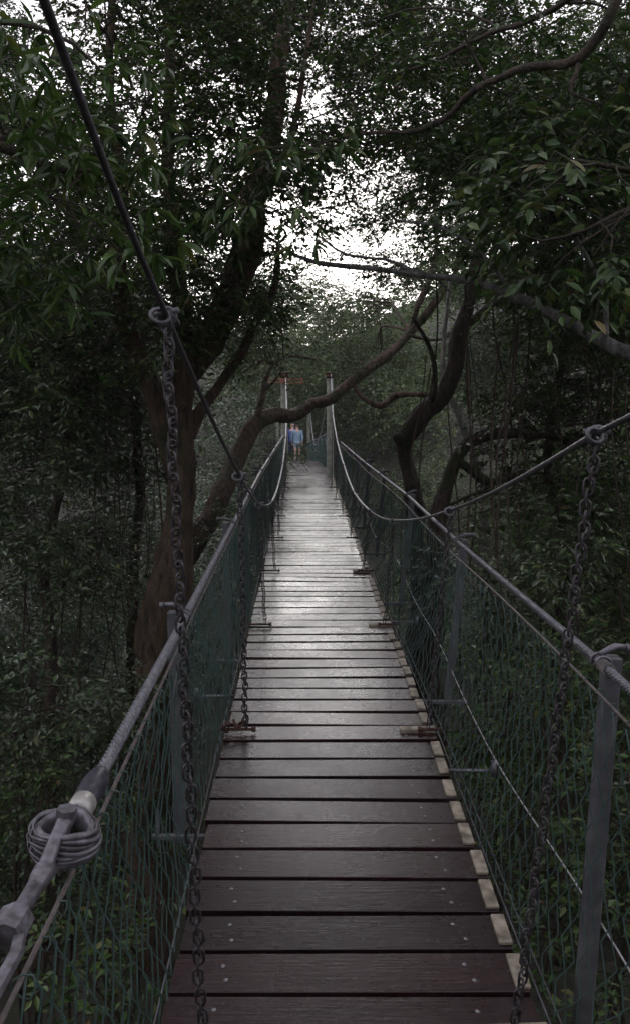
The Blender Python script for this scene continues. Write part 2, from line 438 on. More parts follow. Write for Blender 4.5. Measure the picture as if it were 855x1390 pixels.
#TREES
tree('forest_tree', 'big dark forked tree with thick brown limbs behind the nearest left hanging chain',
     [[(208, 1500, 7, .25), (215, 1050, 7, .215), (226, 850, 7, .19), (240, 720, 7, .135), (248, 610, 7, .11), (253, 530, 7, .10), (258, 470, 7, .11)],
      [(256, 515, 7, .10), (285, 468, 7.05, .15), (310, 405, 7.1, .13), (335, 330, 7.1, .11), (358, 240, 7.1, .085), (376, 130, 7.1, .075), (390, 20, 7, .06), (398, -120, 7, .04)],
      [(252, 560, 7, .08), (255, 470, 6.95, .075), (245, 400, 6.9, .07), (234, 300, 6.9, .06), (228, 180, 6.9, .055), (232, 60, 6.9, .045), (225, -80, 6.9, .03)],
      [(244, 650, 7, .08), (222, 575, 6.95, .085), (195, 510, 6.9, .08), (172, 430, 6.9, .065), (163, 345, 6.9, .055), (166, 240, 6.9, .045), (150, 110, 6.9, .035), (158, -60, 6.9, .02)],
      [(250, 590, 7.0, .07), (272, 552, 7.1, .06), (300, 520, 7.3, .05), (330, 480, 7.4, .05), (352, 430, 7.5, .04), (372, 390, 7.5, .03), (378, 330, 7.6, .02)],
      [(345, 300, 7.1, .03), (380, 220, 6.9, .028), (405, 140, 6.8, .022), (420, 40, 6.8, .015), (440, -60, 6.8, .01)],
      [(172, 430, 6.9, .03), (140, 470, 6.7, .02), (110, 490, 6.6, .012)]],
     [(190, 330, 420, 660, 6.1, 6.8, 6, .26, 'small', .6), (100, 330, -80, 140, 5.8, 8.5, 20, .55, 'small', 1.0), (150, 400, 130, 400, 6, 8.5, 18, .5, 'small', 1.0),
      (190, 400, 170, 380, 4.8, 6.2, 8, .36, 'lance', .75), (300, 440, 250, 400, 6, 7, 8, .35, 'small', .9), (60, 240, 380, 560, 6, 8, 9, .45, 'small', .8)],
     M_bark, M_leaf)
tree('forest_tree', 'brown tree whose crooked limb curves across the walkway in front of the tower',
     [[(205, 1000, 12, .24), (245, 780, 12.5, .21), (290, 700, 13, .18), (316, 645, 13.5, .16), (330, 600, 14, .16), (346, 576, 14.3, .15), (372, 561, 14.6, .125), (388, 563, 14.7, .13), (406, 561, 14.9, .115), (424, 547, 15, .105), (445, 543, 15.2, .10), (482, 512, 15.5, .10), (530, 478, 15.8, .095), (562, 444, 16, .085), (590, 412, 16, .07), (612, 378, 16, .05), (640, 320, 16, .05), (690, 240, 16, .03)],
      [(556, 448, 16, .07), (570, 408, 16, .06), (585, 370, 16, .05), (592, 320, 16.2, .04), (585, 250, 16.4, .02)],
      [(346, 580, 14.2, .07), (355, 540, 14.4, .05), (366, 500, 14.6, .04), (392, 484, 14.8, .03), (430, 488, 15, .018)],
      [(475, 515, 15.5, .05), (492, 540, 15.3, .045), (518, 552, 15.2, .06), (535, 538, 15.2, .055), (575, 535, 15, .05), (600, 545, 15, .03)],
      [(555, 455, 15.8, .035), (600, 460, 15.8, .03), (640, 430, 15.9, .02), (690, 400, 16, .012)]],
     [(480, 720, 260, 440, 16.8, 19, 14, .7, 'small', .6), (440, 560, 400, 500, 16, 19, 9, .7, 'small', .6), (400, 560, 330, 420, 20, 28, 3, 1.0, 'small', .5), (300, 380, 380, 560, 13, 15, 10, .7, 'small', .8)],
     M_bark, M_leaf)
tree('forest_tree', 'gnarled brown trunk with a knobbly elbow, rising behind the outward leaning mesh',
     [[(568, 900, 10, .13), (566, 760, 10, .12), (560, 690, 10, .115), (553, 640, 10, .105), (549, 602, 10, .11), (572, 562, 10, .11), (602, 540, 10, .115), (618, 500, 10, .095), (624, 450, 10, .085), (636, 400, 10, .07), (650, 330, 10, .07), (662, 230, 10, .05), (690, 110, 10, .03)],
      [(549, 604, 10, .08), (540, 596, 9.95, .07), (536, 590, 9.9, .04)],
      [(575, 560, 10, .05), (590, 530, 9.8, .035), (586, 480, 9.7, .03), (560, 430, 9.6, .02)],
      [(622, 460, 10, .05), (660, 420, 9.8, .04), (700, 400, 9.6, .03), (760, 390, 9.5, .02)]],
     [(530, 680, 180, 350, 9, 12, 11, .6, 'small', .75), (600, 720, 60, 240, 9, 11, 8, .55, 'small', .6)],
     M_bark2, M_leaf)
tree('forest_tree', 'dark mossy tree arching over like a hook, beside the gnarled elbow trunk',
     [[(588, 1000, 8.5, .12), (590, 800, 8.5, .11), (598, 700, 8.5, .10), (606, 655, 8.5, .085), (622, 615, 8.5, .08), (645, 594, 8.5, .075), (690, 588, 8.5, .06), (740, 592, 8.4, .04), (800, 598, 8.4, .04), (860, 580, 8.4, .025)],
      [(618, 625, 8.5, .05), (640, 640, 8.4, .05), (660, 656, 8.4, .045), (685, 650, 8.4, .03), (720, 640, 8.4, .02), (770, 655, 8.4, .012)],
      [(600, 690, 8.4, .02), (640, 672, 8.3, .018), (670, 665, 8.2, .012)]],
     [(640, 880, 560, 700, 7, 9.5, 12, .5, 'medium', .55)],
     M_bark2, M_leaf)
tree('rainforest_tree', 'tree reaching one long pale grey bare branch slantwise across the walkway gap',
     [[(1180, 1000, 4.6, .13), (1150, 700, 4.7, .12), (1080, 590, 4.8, .09), (960, 528, 4.9, .06), (855, 481, 5, .036), (780, 443, 5.3, .034), (700, 405, 5.6, .032), (640, 385, 5.8, .028), (560, 371, 6, .021), (480, 362, 6.2, .02), (400, 346, 6.4, .012), (340, 300, 6.6, .006)],
      [(1150, 700, 4.7, .1), (1130, 450, 4.8, .09), (1060, 300, 5, .06), (960, 200, 5.2, .04), (880, 120, 5.4, .02)],
      [(570, 372, 6, .018), (520, 352, 6.1, .012), (470, 345, 6.2, .009), (430, 318, 6.3, .006), (400, 280, 6.3, .004)],
      [(590, 375, 6, .012), (600, 388, 6, .01), (612, 398, 5.9, .005)],
      [(700, 405, 5.6, .02), (660, 350, 5.7, .015), (600, 310, 5.8, .012), (540, 300, 6, .008)],
      [(820, 465, 5.1, .02), (820, 400, 5.3, .016), (790, 340, 5.4, .012), (770, 300, 5.5, .008)]],
     [(700, 900, 130, 350, 5, 7, 22, .42, 'medium', 1.0), (640, 780, 180, 360, 5.5, 7.5, 14, .42, 'medium', .8)],
     M_limb, M_leaf, rough=.07)
tree('rainforest_tree', 'tree with a dark arching branch crossing the bright sky above the footbridge',
     [[(1250, 900, 4.2, .14), (1200, 500, 4.2, .12), (1050, 150, 4.2, .08), (960, -60, 4.2, .05), (880, -90, 4.2, .035), (835, 5, 4.2, .026), (812, 50, 4.3, .026), (787, 82, 4.4, .025), (745, 90, 4.5, .022), (700, 97, 4.6, .02), (645, 122, 4.8, .018), (600, 163, 5, .018), (550, 178, 5.2, .014), (500, 181, 5.4, .011), (440, 192, 5.6, .008), (400, 215, 5.8, .004)],
      [(785, 84, 4.4, .014), (776, 112, 4.4, .012), (782, 130, 4.4, .01), (812, 141, 4.4, .006)],
      [(880, -90, 4.2, .025), (745, 15, 4.8, .018), (670, 43, 5.2, .016), (600, 77, 5.6, .014), (520, 112, 6, .011), (450, 150, 6.4, .007), (400, 170, 6.6, .004)],
      [(680, 42, 5.2, .01), (640, 20, 5.3, .008), (570, 10, 5.5, .006), (500, 30, 5.8, .004)]],
     [(620, 860, 0, 170, 4.5, 6.5, 13, .34, 'small', .65), (390, 480, 180, 340, 6.5, 9, 12, .4, 'tiny', .7), (470, 570, 270, 370, 8, 11, 8, .45, 'small', .6), (430, 540, 110, 200, 7, 9, 5, .4, 'tiny', .6), (550, 640, 150, 330, 7, 9, 7, .4, 'small', .7), (430, 640, -60, 200, 5.5, 8, 24, .42, 'small', .55), (740, 900, 100, 330, 4, 5.5, 9, .34, 'medium', .9)],
     M_bark2, M_leaf, rough=.07)
tree('rainforest_tree', 'slender tree with drooping lance shaped leaves beside the dark sloping suspension cable',
     [[(-420, 1200, 4, .12), (-380, 500, 4, .10), (-220, 250, 4, .06), (-60, 190, 4, .04), (0, 197, 4, .03), (45, 218, 4, .022), (85, 230, 4, .016), (130, 232, 4, .008)],
      [(-10, 200, 4, .016), (30, 170, 4.05, .013), (70, 180, 4.1, .01), (110, 215, 4.1, .005)],
      [(60, 222, 4, .01), (80, 190, 4, .009), (110, 150, 4, .007), (125, 140, 4, .004)],
      [(-220, 250, 4, .03), (-80, 60, 4.2, .022), (20, 30, 4.3, .014), (100, 60, 4.4, .01), (150, 110, 4.4, .005)]],
     [(-60, 180, 20, 330, 3.6, 5, 13, .3, 'lance', .7), (-60, 120, 300, 430, 4, 5, 7, .3, 'lance', .8), (-80, 160, 120, 400, 5, 7, 14, .45, 'small', .8)],
     M_bark2, M_lance, rough=.07)
tree('rainforest_tree', 'tree spreading a thin branch with fine twigs high over the walkway against sky',
     [[(-300, 1000, 9, .2), (-260, 300, 9, .17), (-150, -300, 8.5, .1), (150, -220, 8, .06), (330, -90, 7.6, .045), (440, 3, 7.4, .036), (385, 30, 7.3, .03), (345, 42, 7.3, .026), (290, 55, 7.3, .022), (240, 85, 7.3, .016), (222, 130, 7.2, .01)],
      [(440, 3, 7.4, .025), (500, -20, 8, .02), (560, 60, 8.5, .016), (520, 90, 8.8, .01), (470, 110, 9, .006)],
      [(330, -90, 7.6, .03), (480, -120, 9, .03), (620, -60, 10, .025), (700, 20, 10, .015)]],
     [(250, 480, -80, 110, 7, 10, 20, .5, 'tiny', .9), (450, 700, -100, 130, 9, 12, 24, .6, 'tiny', .85)],
     M_bark2, M_leaf, rough=.07)
tree('pale_tree', 'slender pale straight trunk standing behind the handrail, beyond the hooked mossy tree',
     [[(668, 1100, 14, .10), (660, 800, 14, .09), (655, 690, 14, .085), (640, 610, 14, .07), (622, 565, 14, .055), (600, 500, 14, .04), (610, 380, 14, .03)]],
     [(560, 700, 420, 560, 12.5, 15, 9, .65, 'small', .8)], M_pale, M_gloss)
tree('understory_tree', 'thin dark trunk on the shadowy slope, leafy from top to foot, beyond the forked tree',
     [[(178, 1000, 9.5, .07), (182, 800, 9.5, .06), (190, 650, 9.5, .055), (186, 520, 9.5, .05), (206, 400, 9.5, .04), (195, 280, 9.5, .03)]],
     [(40, 240, 300, 640, 8.5, 11, 26, .6, 'small', 1.0)], M_bark2, M_leaf)
tree('understory_tree', 'small leaning tree on the shadowy slope whose leaves catch a dull grey sheen',
     [[(60, 1100, 8, .07), (70, 900, 8, .06), (60, 760, 8, .05), (90, 620, 8, .04), (60, 480, 8, .03), (30, 350, 8, .02)]],
     [(-80, 130, 360, 640, 7, 9.5, 22, .55, 'small', 1.0)], M_bark2, M_gloss)
tree('understory_tree', 'slim tree with a thin twisting stem among vines beyond the pale trunk',
     [[(760, 1100, 8.5, .07), (755, 900, 8.5, .06), (770, 760, 8.5, .05), (740, 620, 8.5, .045), (765, 480, 8.5, .035), (750, 350, 8.5, .02)]],
     [(640, 880, 380, 560, 7, 9.5, 22, .55, 'small', .9), (700, 900, 640, 800, 7.5, 9.5, 12, .5, 'small', .8)], M_bark2, M_leaf)

def shrub(label, centers, kind='small', leaf=M_leaf, la=1.0):
    c0 = P(*centers[0][:3]); gz = float(ground_z(c0[0], c0[1])); base = np.array([c0[0], c0[1], gz - .05])
    root = empty('shrub', base, label, 'shrub')
    st = MB(); lf = MB()
    for (px, py, d, R) in centers:
        c = P(px, py, d)
        z0 = float(ground_z(c[0], c[1]))
        if c[2] < z0 + .2: c[2] = z0 + .2
        sub = leaf_blob(lf, c, R, kind, la, st)
        a = base + rng.normal(0, .06, 3) * [1, 1, 0]
        m = (a + c) / 2 + rng.normal(0, .15, 3)
        sp, sr = smoothpath([a, m, c], [.018, .012, .007], .2); tube(st, sp, sr, 5, cap=False)
        for s in sub:
            m = (c + s) / 2 + rng.normal(0, .04, 3)
            sp, sr = smoothpath([c, m, s], [.007, .005, .003], .15); tube(st, sp, sr, 4, cap=False)
    st.build('stems', M_bark2, root); lf.build('foliage', leaf, root, smooth=False)
SH = [
 ('rounded grey green shrub mounded on the dark slope beside the forked trunk', [(40, 690, 7, .6), (90, 740, 7.2, .55), (30, 770, 7, .6), (110, 810, 7.2, .45), (130, 720, 7.6, .4)], 'small', M_gloss),
 ('leafy shrub filling the shadow below the rounded grey green shrub', [(40, 930, 5.4, .4), (75, 960, 5.5, .4), (20, 990, 5.3, .45), (95, 1010, 5.6, .35)], 'small', M_gloss),
 ('pale leaved bush just outside the grey fence post with the lashed clamp', [(145, 950, 6, .32), (165, 1000, 6, .33), (125, 1020, 5.8, .3), (185, 960, 6.4, .25)], 'tiny', M_gloss),
 ('low dark bush in deep shade behind the twisted handrail cable', [(30, 1090, 4.8, .35), (80, 1110, 5, .3), (120, 1080, 5.2, .3)], 'tiny', M_leaf),
 ('small sprawling bush under the cable thimble and turnbuckle', [(100, 1230, 4, .25), (60, 1290, 3.8, .25), (170, 1260, 4, .25), (130, 1340, 3.6, .3)], 'small', M_leaf),
 ('tall bush pressed against the outside of the green mesh beside the forked trunk', [(200, 1010, 7.5, .4), (250, 900, 8.5, .4), (280, 800, 9.5, .5), (235, 1100, 6.5, .4)], 'small', M_leaf),
 ('broad leaved shrub with silvery highlights below the pale slender trunk', [(660, 800, 7.5, .5), (620, 780, 8.2, .5), (700, 830, 7, .45), (650, 880, 6.8, .45)], 'medium', M_gloss),
 ('broad leaved silvery shrub between the pale trunk and the nearest grey fence post', [(750, 730, 6.6, .4), (790, 770, 6.4, .45), (730, 790, 6.6, .35)], 'medium', M_gloss),
 ('dark olive bush behind the lashing on top of the near grey fence post', [(840, 800, 5.6, .45), (810, 860, 5.4, .4), (880, 900, 5.2, .45)], 'small', M_leaf),
 ('scrubby bush seen through the mesh between the two nearest fence posts', [(690, 950, 5.2, .4), (740, 1000, 5, .4), (650, 1010, 5.5, .35), (770, 930, 5.2, .35)], 'small', M_leaf),
 ('low olive scrub under the outrigger wire near the pale plank ends', [(700, 1120, 4.6, .35), (660, 1180, 4.6, .3), (750, 1180, 4.2, .35), (720, 1260, 4, .35)], 'small', M_leaf),
 ('yellowish olive scrub behind the foot of the nearest grey fence post', [(830, 1080, 4.2, .35), (860, 1160, 4, .35), (830, 1240, 3.8, .3), (880, 1300, 3.6, .35)], 'small', M_leaf),
 ('leafy bush crowding the far end of the outward leaning mesh', [(545, 700, 13, .6), (575, 740, 11.5, .5), (530, 665, 15, .7), (610, 830, 9, .4)], 'small', M_leaf),
 ('bush growing beneath the long crooked limb close to the far left mesh', [(330, 700, 12, .45), (310, 730, 11, .45), (350, 640, 15, .6), (365, 610, 18, .7)], 'small', M_leaf),
]
for lb, cs, kd, lm in SH: shrub(lb, cs, kd, lm)

# ------------------------------------------------------------------ rainforest mass
def interp(x, xs, ys): return float(np.interp(x, xs, ys))
def mass(name, label, n, side):
    mb = MB(); tw = MB(); cnt = 0
    while cnt < n:
        py = rng.uniform(-60, 1350)
        if side < 0:
            lim = interp(py, [-60, 0, 100, 200, 300, 400, 450], [-90, -50, 30, 120, 250, 400, 440])
            px = rng.uniform(-330, min(lim, 385 if py > 560 else 440)); dm = 2.7 * F / (427 - px + 1e-6) if px < 420 else 60
        else:
            lim = interp(py, [-60, 0, 60, 150, 200, 300, 400, 450], [950, 860, 740, 660, 600, 565, 520, 470])
            px = rng.uniform(max(lim, 455 if py > 560 else 430), 1190); dm = 2.9 * F / max(px - 427, 1)
        dm = max(dm, 8.0)
        if dm > 48: dm = 48
        d = dm + rng.exponential(.45 * dm) ; d = min(d, 60)
        c = P(px, py, d)
        if c[2] < ground_z(c[0], c[1]) - .3: 
            c[2] = float(ground_z(c[0], c[1])) + .3
            if rng.random() < .6: continue
        if d > 44 and py > 600: continue
        R = (.035 * d + .35) * rng.uniform(.7, 1.3)
        if in_gap(c, R): continue
        Lm = np.clip(d / 11, .95, 4.2)
        leaf_blob(mb, c, R, 'small', 1.25, None, Lmul=Lm)
        cnt += 1
    o = mb.build(name, M_gloss if side < 0 else M_far_lightened, smooth=False)
    tag(o, label, 'foliage', kind='stuff')
mass('rainforest_foliage', 'mass of dark rainforest leaves covering the bank behind the forked tree', 330, -1)
mass('rainforest_foliage', 'mass of rainforest leaves covering the bank beyond the pale trunk', 330, 1)
mb = MB()
for _ in range(150):   # far end of the gully
    px = rng.uniform(330, 560); top = interp(px, [330, 400, 440, 480, 520, 560], [390, 385, 398, 430, 425, 420])
    py = rng.uniform(top, 610); d = rng.uniform(42, 60) if rng.random() < .6 else rng.uniform(36, 44)
    c = P(px, py, d)
    if c[2] < ground_z(c[0], c[1]): continue
    if d < 44 and abs(px - 410) < 50 and py > 540: continue
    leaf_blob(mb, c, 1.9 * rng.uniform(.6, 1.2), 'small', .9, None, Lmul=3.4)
M_dist_haze = leaf_mat('leaf_distant_haze', [(0, (.06, .09, .04)), (.5, (.10, .145, .055)), (.9, (.15, .20, .08)), (1, (.2, .22, .09))], rough=.45, trans=.3)  # distance haze put into a paler leaf colour
tag(mb.build('distant_foliage', M_dist_haze, smooth=False), 'hazy pale green trees closing the gap beyond the bridge towers', 'foliage', kind='stuff')

mb = MB(); tw = MB()
cp = []
for _ in range(400):
    c = np.array([rng.uniform(-9, 9), rng.uniform(-12, 7), rng.uniform(-1, 9)])
    if c[2] < ground_z(c[0], c[1]): continue
    if c[1] > -2.0 and (c[2] < 2.6 + .75 * max(c[1], 0) or abs(c[0]) < .4 * c[1]): 
        continue
    if np.hypot(c[0], c[1]) < 2.8 and c[2] < 3: continue
    if c[1] > 0:
        a, b = proj(c)
        if -160 < a < 1015 and b > -180: continue
    cp.append(c)
for _ in range(120):
    c = np.array([rng.uniform(-7, 7), rng.uniform(2, 15), rng.uniform(4.5, 15)]); a, b = proj(c)
    if -1500 < b < -110: cp.append(c)
for c in cp: leaf_blob(mb, c, rng.uniform(.5, .9), 'small', 1.5, None, Lmul=1.7)
tag(mb.build('rainforest_foliage', M_leaf, smooth=False), 'leafy canopy closing over the start of the footbridge', 'foliage', kind='stuff')
# hanging vines
def vine(px, y0, y1, d, r, label, wob=8):
    p = []; k = 9; ph = rng.uniform(0, 6); dr = rng.normal(0, 14)
    for i in range(k):
        t = i / (k - 1); p.append(P(px + wob * math.sin(ph + t * 5) + dr * t, y0 + (y1 - y0) * t, d + .15 * math.sin(3 * t + ph)))
    pp, rr = smoothpath(p, [r] * k, .12); mb = MB(); tube(mb, pp, rr, 5, rough=.1)
    o = mb.build('hanging_vine', M_vine); tag(o, label, 'vine', 'thin vines hanging in the trees')
for i in range(26):
    vine(rng.uniform(560, 860), rng.uniform(350, 520), rng.uniform(650, 900), rng.uniform(6, 8.3), rng.uniform(.004, .009), 'thin brown vine hanging in the foliage outside the outward leaning handrail')
for i in range(12):
    vine(rng.uniform(120, 230), rng.uniform(480, 640), rng.uniform(780, 950), rng.uniform(7.2, 9), rng.uniform(.004, .008), 'thin brown vine hanging in the shadow around the forked tree')
#ENDTREES
print('LEAVES', NL[0])

# ------------------------------------------------------------------ bridge
bridge = empty('suspension_footbridge', (0, 0, -1.8), 'narrow suspension footbridge of wet dark planks with green mesh sides', 'footbridge')
ROOT = np.array([0, 0, -1.8])
def bpart(mb, name, m, parent=None, smooth=True, extra=()):
    return mb.build(name, m, bridge if parent is None else parent, smooth, extra)

DZ = ([-1, 1, 2.67, 4.26, 6.14, 8, 10, 13, 19.6], [-1.85, -1.84, -1.80, -1.73, -1.71, -1.67, -1.64, -1.60, -1.50])
def deckz(y): return float(np.interp(y, *DZ))
def cx(y): return .145 - .0157 * y
HW = .562
# planks
dk = MB(); sc1 = MB(); sc2 = MB(); ho = MB(); eds = []
y = .9; pitch = .198; i = 0; hang = [2.2, 4.26, 6.35, 8.35, 10.4, 12.4, 14.5, 16.5]
while y < 19.5:
    z = deckz(y); w = 2 * HW + rng.uniform(-.012, .012); yaw = rng.normal(0, .004); tl = rng.normal(0, .006); slope = (deckz(y + .1) - deckz(y - .1)) / .2
    ax = np.array([[math.cos(yaw), math.sin(yaw), tl], [-math.sin(yaw), math.cos(yaw), slope + rng.normal(0, .008)], [-tl, -slope, 1]])
    gap = rng.uniform(.023, .035)
    c = np.array([cx(y) + rng.normal(0, .003), y, z - .02 + rng.normal(0, .0015)])
    box(dk, c, (w, pitch - gap, .04), ax, .002)
    if y < 9:
        xs = cx(y)
        for mbs, sx in ((sc1, -HW + .155), (sc2, HW - .175)):
            for (dx, dy) in ((0, .035), (.012, -.04)):
                q = c + (sx + dx + rng.normal(0, .006)) * ax[0] + (dy + rng.normal(0, .006)) * ax[1] + .021 * ax[2]
                n = 8; a = np.arange(n) / n * 2 * PI; v = [q + .0075 * (math.cos(t) * ax[0] + math.sin(t) * ax[1]) for t in a] + [q + .0016 * ax[2]]
                mbs.add(np.array(v), None, [(j, (j + 1) % n, n) for j in range(n)])
        for sx in (-HW + .085, -HW + .05, HW - .10, HW - .13):
            q = c + (sx + rng.normal(0, .008)) * ax[0] + rng.uniform(-.05, .05) * ax[1] + .0205 * ax[2]
            n = 7; a = np.arange(n) / n * 2 * PI; v = [q + .005 * (math.cos(t) * ax[0] + math.sin(t) * ax[1]) for t in a]
            ho.add(np.array(v + [q]), None, [(j, (j + 1) % n, n) for j in range(n)])
    if y > 1.5 and min(abs(y - h) for h in hang) > .13:   # pale timber ends on the right
        ew = .047 if y < 10 else .04
        c2 = c + (w / 2 - ew / 2 + .004) * ax[0] + rng.normal(0, .004) * ax[1] + .026 * ax[2]
        ed = MB(); eds.append(ed); box(ed, c2, (ew, pitch - gap - rng.uniform(.012, .03), .014), ax, .003)
    y += pitch; i += 1
deck = bpart(dk, 'deck', M_deck, smooth=False, extra=((sc1, M_screw), (sc2, M_screw), (ho, M_hole)))
for ed in eds: bpart(ed, 'edge_block', M_pale_wood, deck, False)
# longitudinal stringers under the deck
for off in (-HW + .14, HW - .16):
    mb = MB(); ys = np.arange(.5, 19.7, .4)
    p = np.array([[cx(t) + off, t, deckz(t) - .095] for t in ys]); 
    for a, b in zip(p[:-1], p[1:]):
        box(mb, (a + b) / 2, (.07, .405, .10))
    bpart(mb, 'stringer', M_under, smooth=False)

# ---- handrails
def railL(y): return np.array([float(np.interp(y, [1.2, 2.1, 3.2, 5.65, 10, 19.2], [-.532, -.54, -.55, -.585, -.655, -.735])), y, float(np.interp(y, [1.2, 2.1, 3.2, 5.65, 8, 12, 19.2], [-.91, -.905, -.875, -.80, -.745, -.66, -.52]))])
def railR(y): return np.array([float(np.interp(y, [1.0, 2.5, 4.9, 7.4, 12, 19.2], [.945, .895, .875, .85, .74, .605])), y, float(np.interp(y, [1.0, 2.5, 4.9, 7.4, 12, 19.2], [-.84, -.785, -.795, -.76, -.74, -.69]))])
def strands(mb, f, y0, y1, R, pitch, n=6, k=14):
    m = int((y1 - y0) / pitch * k); ys = np.linspace(y0, y1, m); c = np.array([f(t) for t in ys])
    for s in range(n):
        a = 2 * PI * (s / n) + (ys - y0) / pitch * 2 * PI
        p = c + R * .64 * np.stack([np.cos(a), np.zeros(m), np.sin(a)], -1)
        tube(mb, p, R * .40, 6)
    tube(mb, c, R * .45, 5)
hl = MB(); strands(hl, railL, 1.88, 7.2, .0175, .13); ys = np.linspace(7.15, 19.2, 40); tube(hl, [railL(t) for t in ys], .016, 8)
bpart(hl, 'handrail_cable', M_cable)
hr = MB(); strands(hr, railR, 1.2, 5.6, .0145, .11); ys = np.linspace(5.55, 19.2, 50); tube(hr, [railR(t) for t in ys], .0135, 8)
bpart(hr, 'handrail_cable', M_cable)

# selvedge wires under handrails, bottom wires, outrigger wires
def botL(y): return np.array([cx(y) - HW - .03, y, deckz(y) - .03])
def botR(y): return np.array([cx(y) + HW + .045, y, deckz(y) - .05])
def wire(f, y0, y1, r, m, name, n=5, step=.2, wob=0.):
    ys = np.arange(y0, y1, step); p = np.array([f(t) for t in ys]); p += rng.normal(0, wob, p.shape) if wob else 0
    mb = MB(); tube(mb, p, r, n); return bpart(mb, name, m)
wire(lambda y: railL(y) + np.array([.012, 0, -.035 - .06 * max(0, (3.6 - y)) / 2.2]), 1.25, 19.2, .0055, M_rope, 'selvedge_wire')
wire(lambda y: railR(y) + np.array([-.03, 0, -.07 - .01 * math.sin(y * 1.3)]), 1.0, 19.2, .005, M_rope, 'selvedge_wire')
wire(botL, 1.0, 19.3, .004, M_galv, 'bottom_wire'); wire(botR, 1.0, 19.3, .004, M_galv, 'bottom_wire')
wire(lambda y: np.array([cx(y) + HW + .25 + .03 * math.sin(y), y, deckz(y) + .10 - .04 * math.sin(y * 2)]), 1.2, 19.2, .0035, M_rod, 'guy_wire')
wire(lambda y: np.array([cx(y) + HW + .1, y, deckz(y) - .10]), 1.2, 19.2, .003, M_galv, 'guy_wire')

# ---- chain-link mesh, one panel each side
def fence(top, bot, y0, y1, name, sag):
    mb = MB(); dx = .056; n = int((y1 - y0) / dx); ph = .070
    r0 = .0024
    for i in range(n):
        y = y0 + i * dx; T = top(y) + np.array([0, 0, -.035]); B = bot(y)
        H = np.linalg.norm(T - B); m = int(H / ph) + 1
        t = np.linspace(0, 1, m)
        far = y > 8
        zz = np.where((np.arange(m) + i) % 2 == 0, dx * .52, -dx * .52)
        p = B[None] * (1 - t[:, None]) + T[None] * t[:, None]
        p[:, 1] += zz + .03 * np.sin(y * 2.3 + t * 3) * t + .012 * np.sin(y * 7 + t * 9)
        p[:, 0] += sag * np.sin(t * PI) + .016 * np.sin(y * 3.1 + t * 5) + .007 * np.sin(y * 11 + t * 13) + .0025 * ((i % 2) * 2 - 1)
        # rounded knuckles: insert mid points
        tube(mb, p, r0, 3 if far else 4, cap=False)
    # hog-ring loops where the mesh is wired to the rail
    for y in np.arange(y0, min(y1, 8), .11):
        T = top(y) + np.array([.004, 0, -.045]); a = np.linspace(0, 2 * PI, 9)[:-1]
        R = .018 * rng.uniform(.7, 1.3)
        tube(mb, np.stack([T[0] + R * np.cos(a), T[1] + .008 * np.sin(a * 2) + rng.normal(0, .004), T[2] + R * np.sin(a)], -1), .0022, 4, closed=True)
    return bpart(mb, name, M_mesh)
topL = lambda y: railL(y) + np.array([.012, 0, -.0 - .06 * max(0, (3.6 - y)) / 2.2])
topR = lambda y: railR(y) + np.array([-.03, 0, -.035])
fence(topL, botL, 1.25, 19.2, 'mesh_fence', -.02)
fence(topR, botR, 1.0, 19.2, 'mesh_fence', .03)

# ---- posts with lashings and outriggers
def ax_from(a, b, up=(0, 0, 1)):
    y = (b - a) / np.linalg.norm(b - a); x = np.cross(y, up); x /= np.linalg.norm(x); return np.array([x, y, np.cross(x, y)])
def post(side, y, w=.045, near=False):
    if near: w = .054
    rail = (railL if side < 0 else railR)(y); bx = cx(y) + side * (HW + (.12 if side < 0 else .20)); 
    top = rail + np.array([side * (.055 if side < 0 else .05), .03, .012]); bot = np.array([bx, y + .02, deckz(y) - (.45 if y < 3 else .12)])
    if side < 0: bot[0] = min(bot[0], top[0] + .03)
    a = ax_from(bot, top, (0, 1, 0)); mb = MB(); 
    L = np.linalg.norm(top - bot); box(mb, (top + bot) / 2, (w, L, w * .9), a, .005)
    po = bpart(mb, 'fence_post', M_galv, smooth=False)
    # saddle clamp with bolt holding the cable to the post top
    cb = MB(); t = np.linspace(-.4, PI + .4, 9)
    for dy in (-.02, .02):
        p = np.stack([rail[0] + side * .006 + .025 * np.cos(t) * 1., rail[1] + dy + 0 * t, rail[2] + .024 * np.sin(t)], -1); tube(cb, p, .005, 6)
    tube(cb, [rail + np.array([side * .0, 0, .026]), top + np.array([side * .01, 0, .030]), top + np.array([side * .045, 0, .026])], [.009, .012, .010], 8)
    tube(cb, [top + np.array([side * .045, 0, .026]), top + np.array([side * .062, 0, .025])], .014, 6)
    bpart(cb, 'saddle_clamp', M_cast if near else M_galv, po)
    if y < 3: return
    ob = MB(); x0 = cx(y) + side * (HW - .1); x1 = bx + side * .12; z = deckz(y) - .075
    box(ob, ((x0 + x1) / 2, y - .03, z), (abs(x1 - x0), .022, .022), None, .003)
    tube(ob, [np.array([x1 - side * .03, y - .03, z - .05]), np.array([x1 - side * .03, y - .03, z + .12])], .008, 6)
    bpart(ob, 'outrigger', M_galv, smooth=False)
    br = MB(); tube(br, [np.array([x1 - side * .03, y - .03, z + .1]), rail * .55 + np.array([x1, y, z]) * .45, rail + [side * .01, .01, -.05]], .004, 5); bpart(br, 'brace_wire', M_galv)
for y in (3.42, 5.75, 7.75, 9.8, 11.9, 14.0, 16.2): post(-1, y, near=y < 4)
for y in (2.5, 4.95, 7.4, 9.8, 11.9, 14.0, 16.2): post(1, y, near=y < 3)
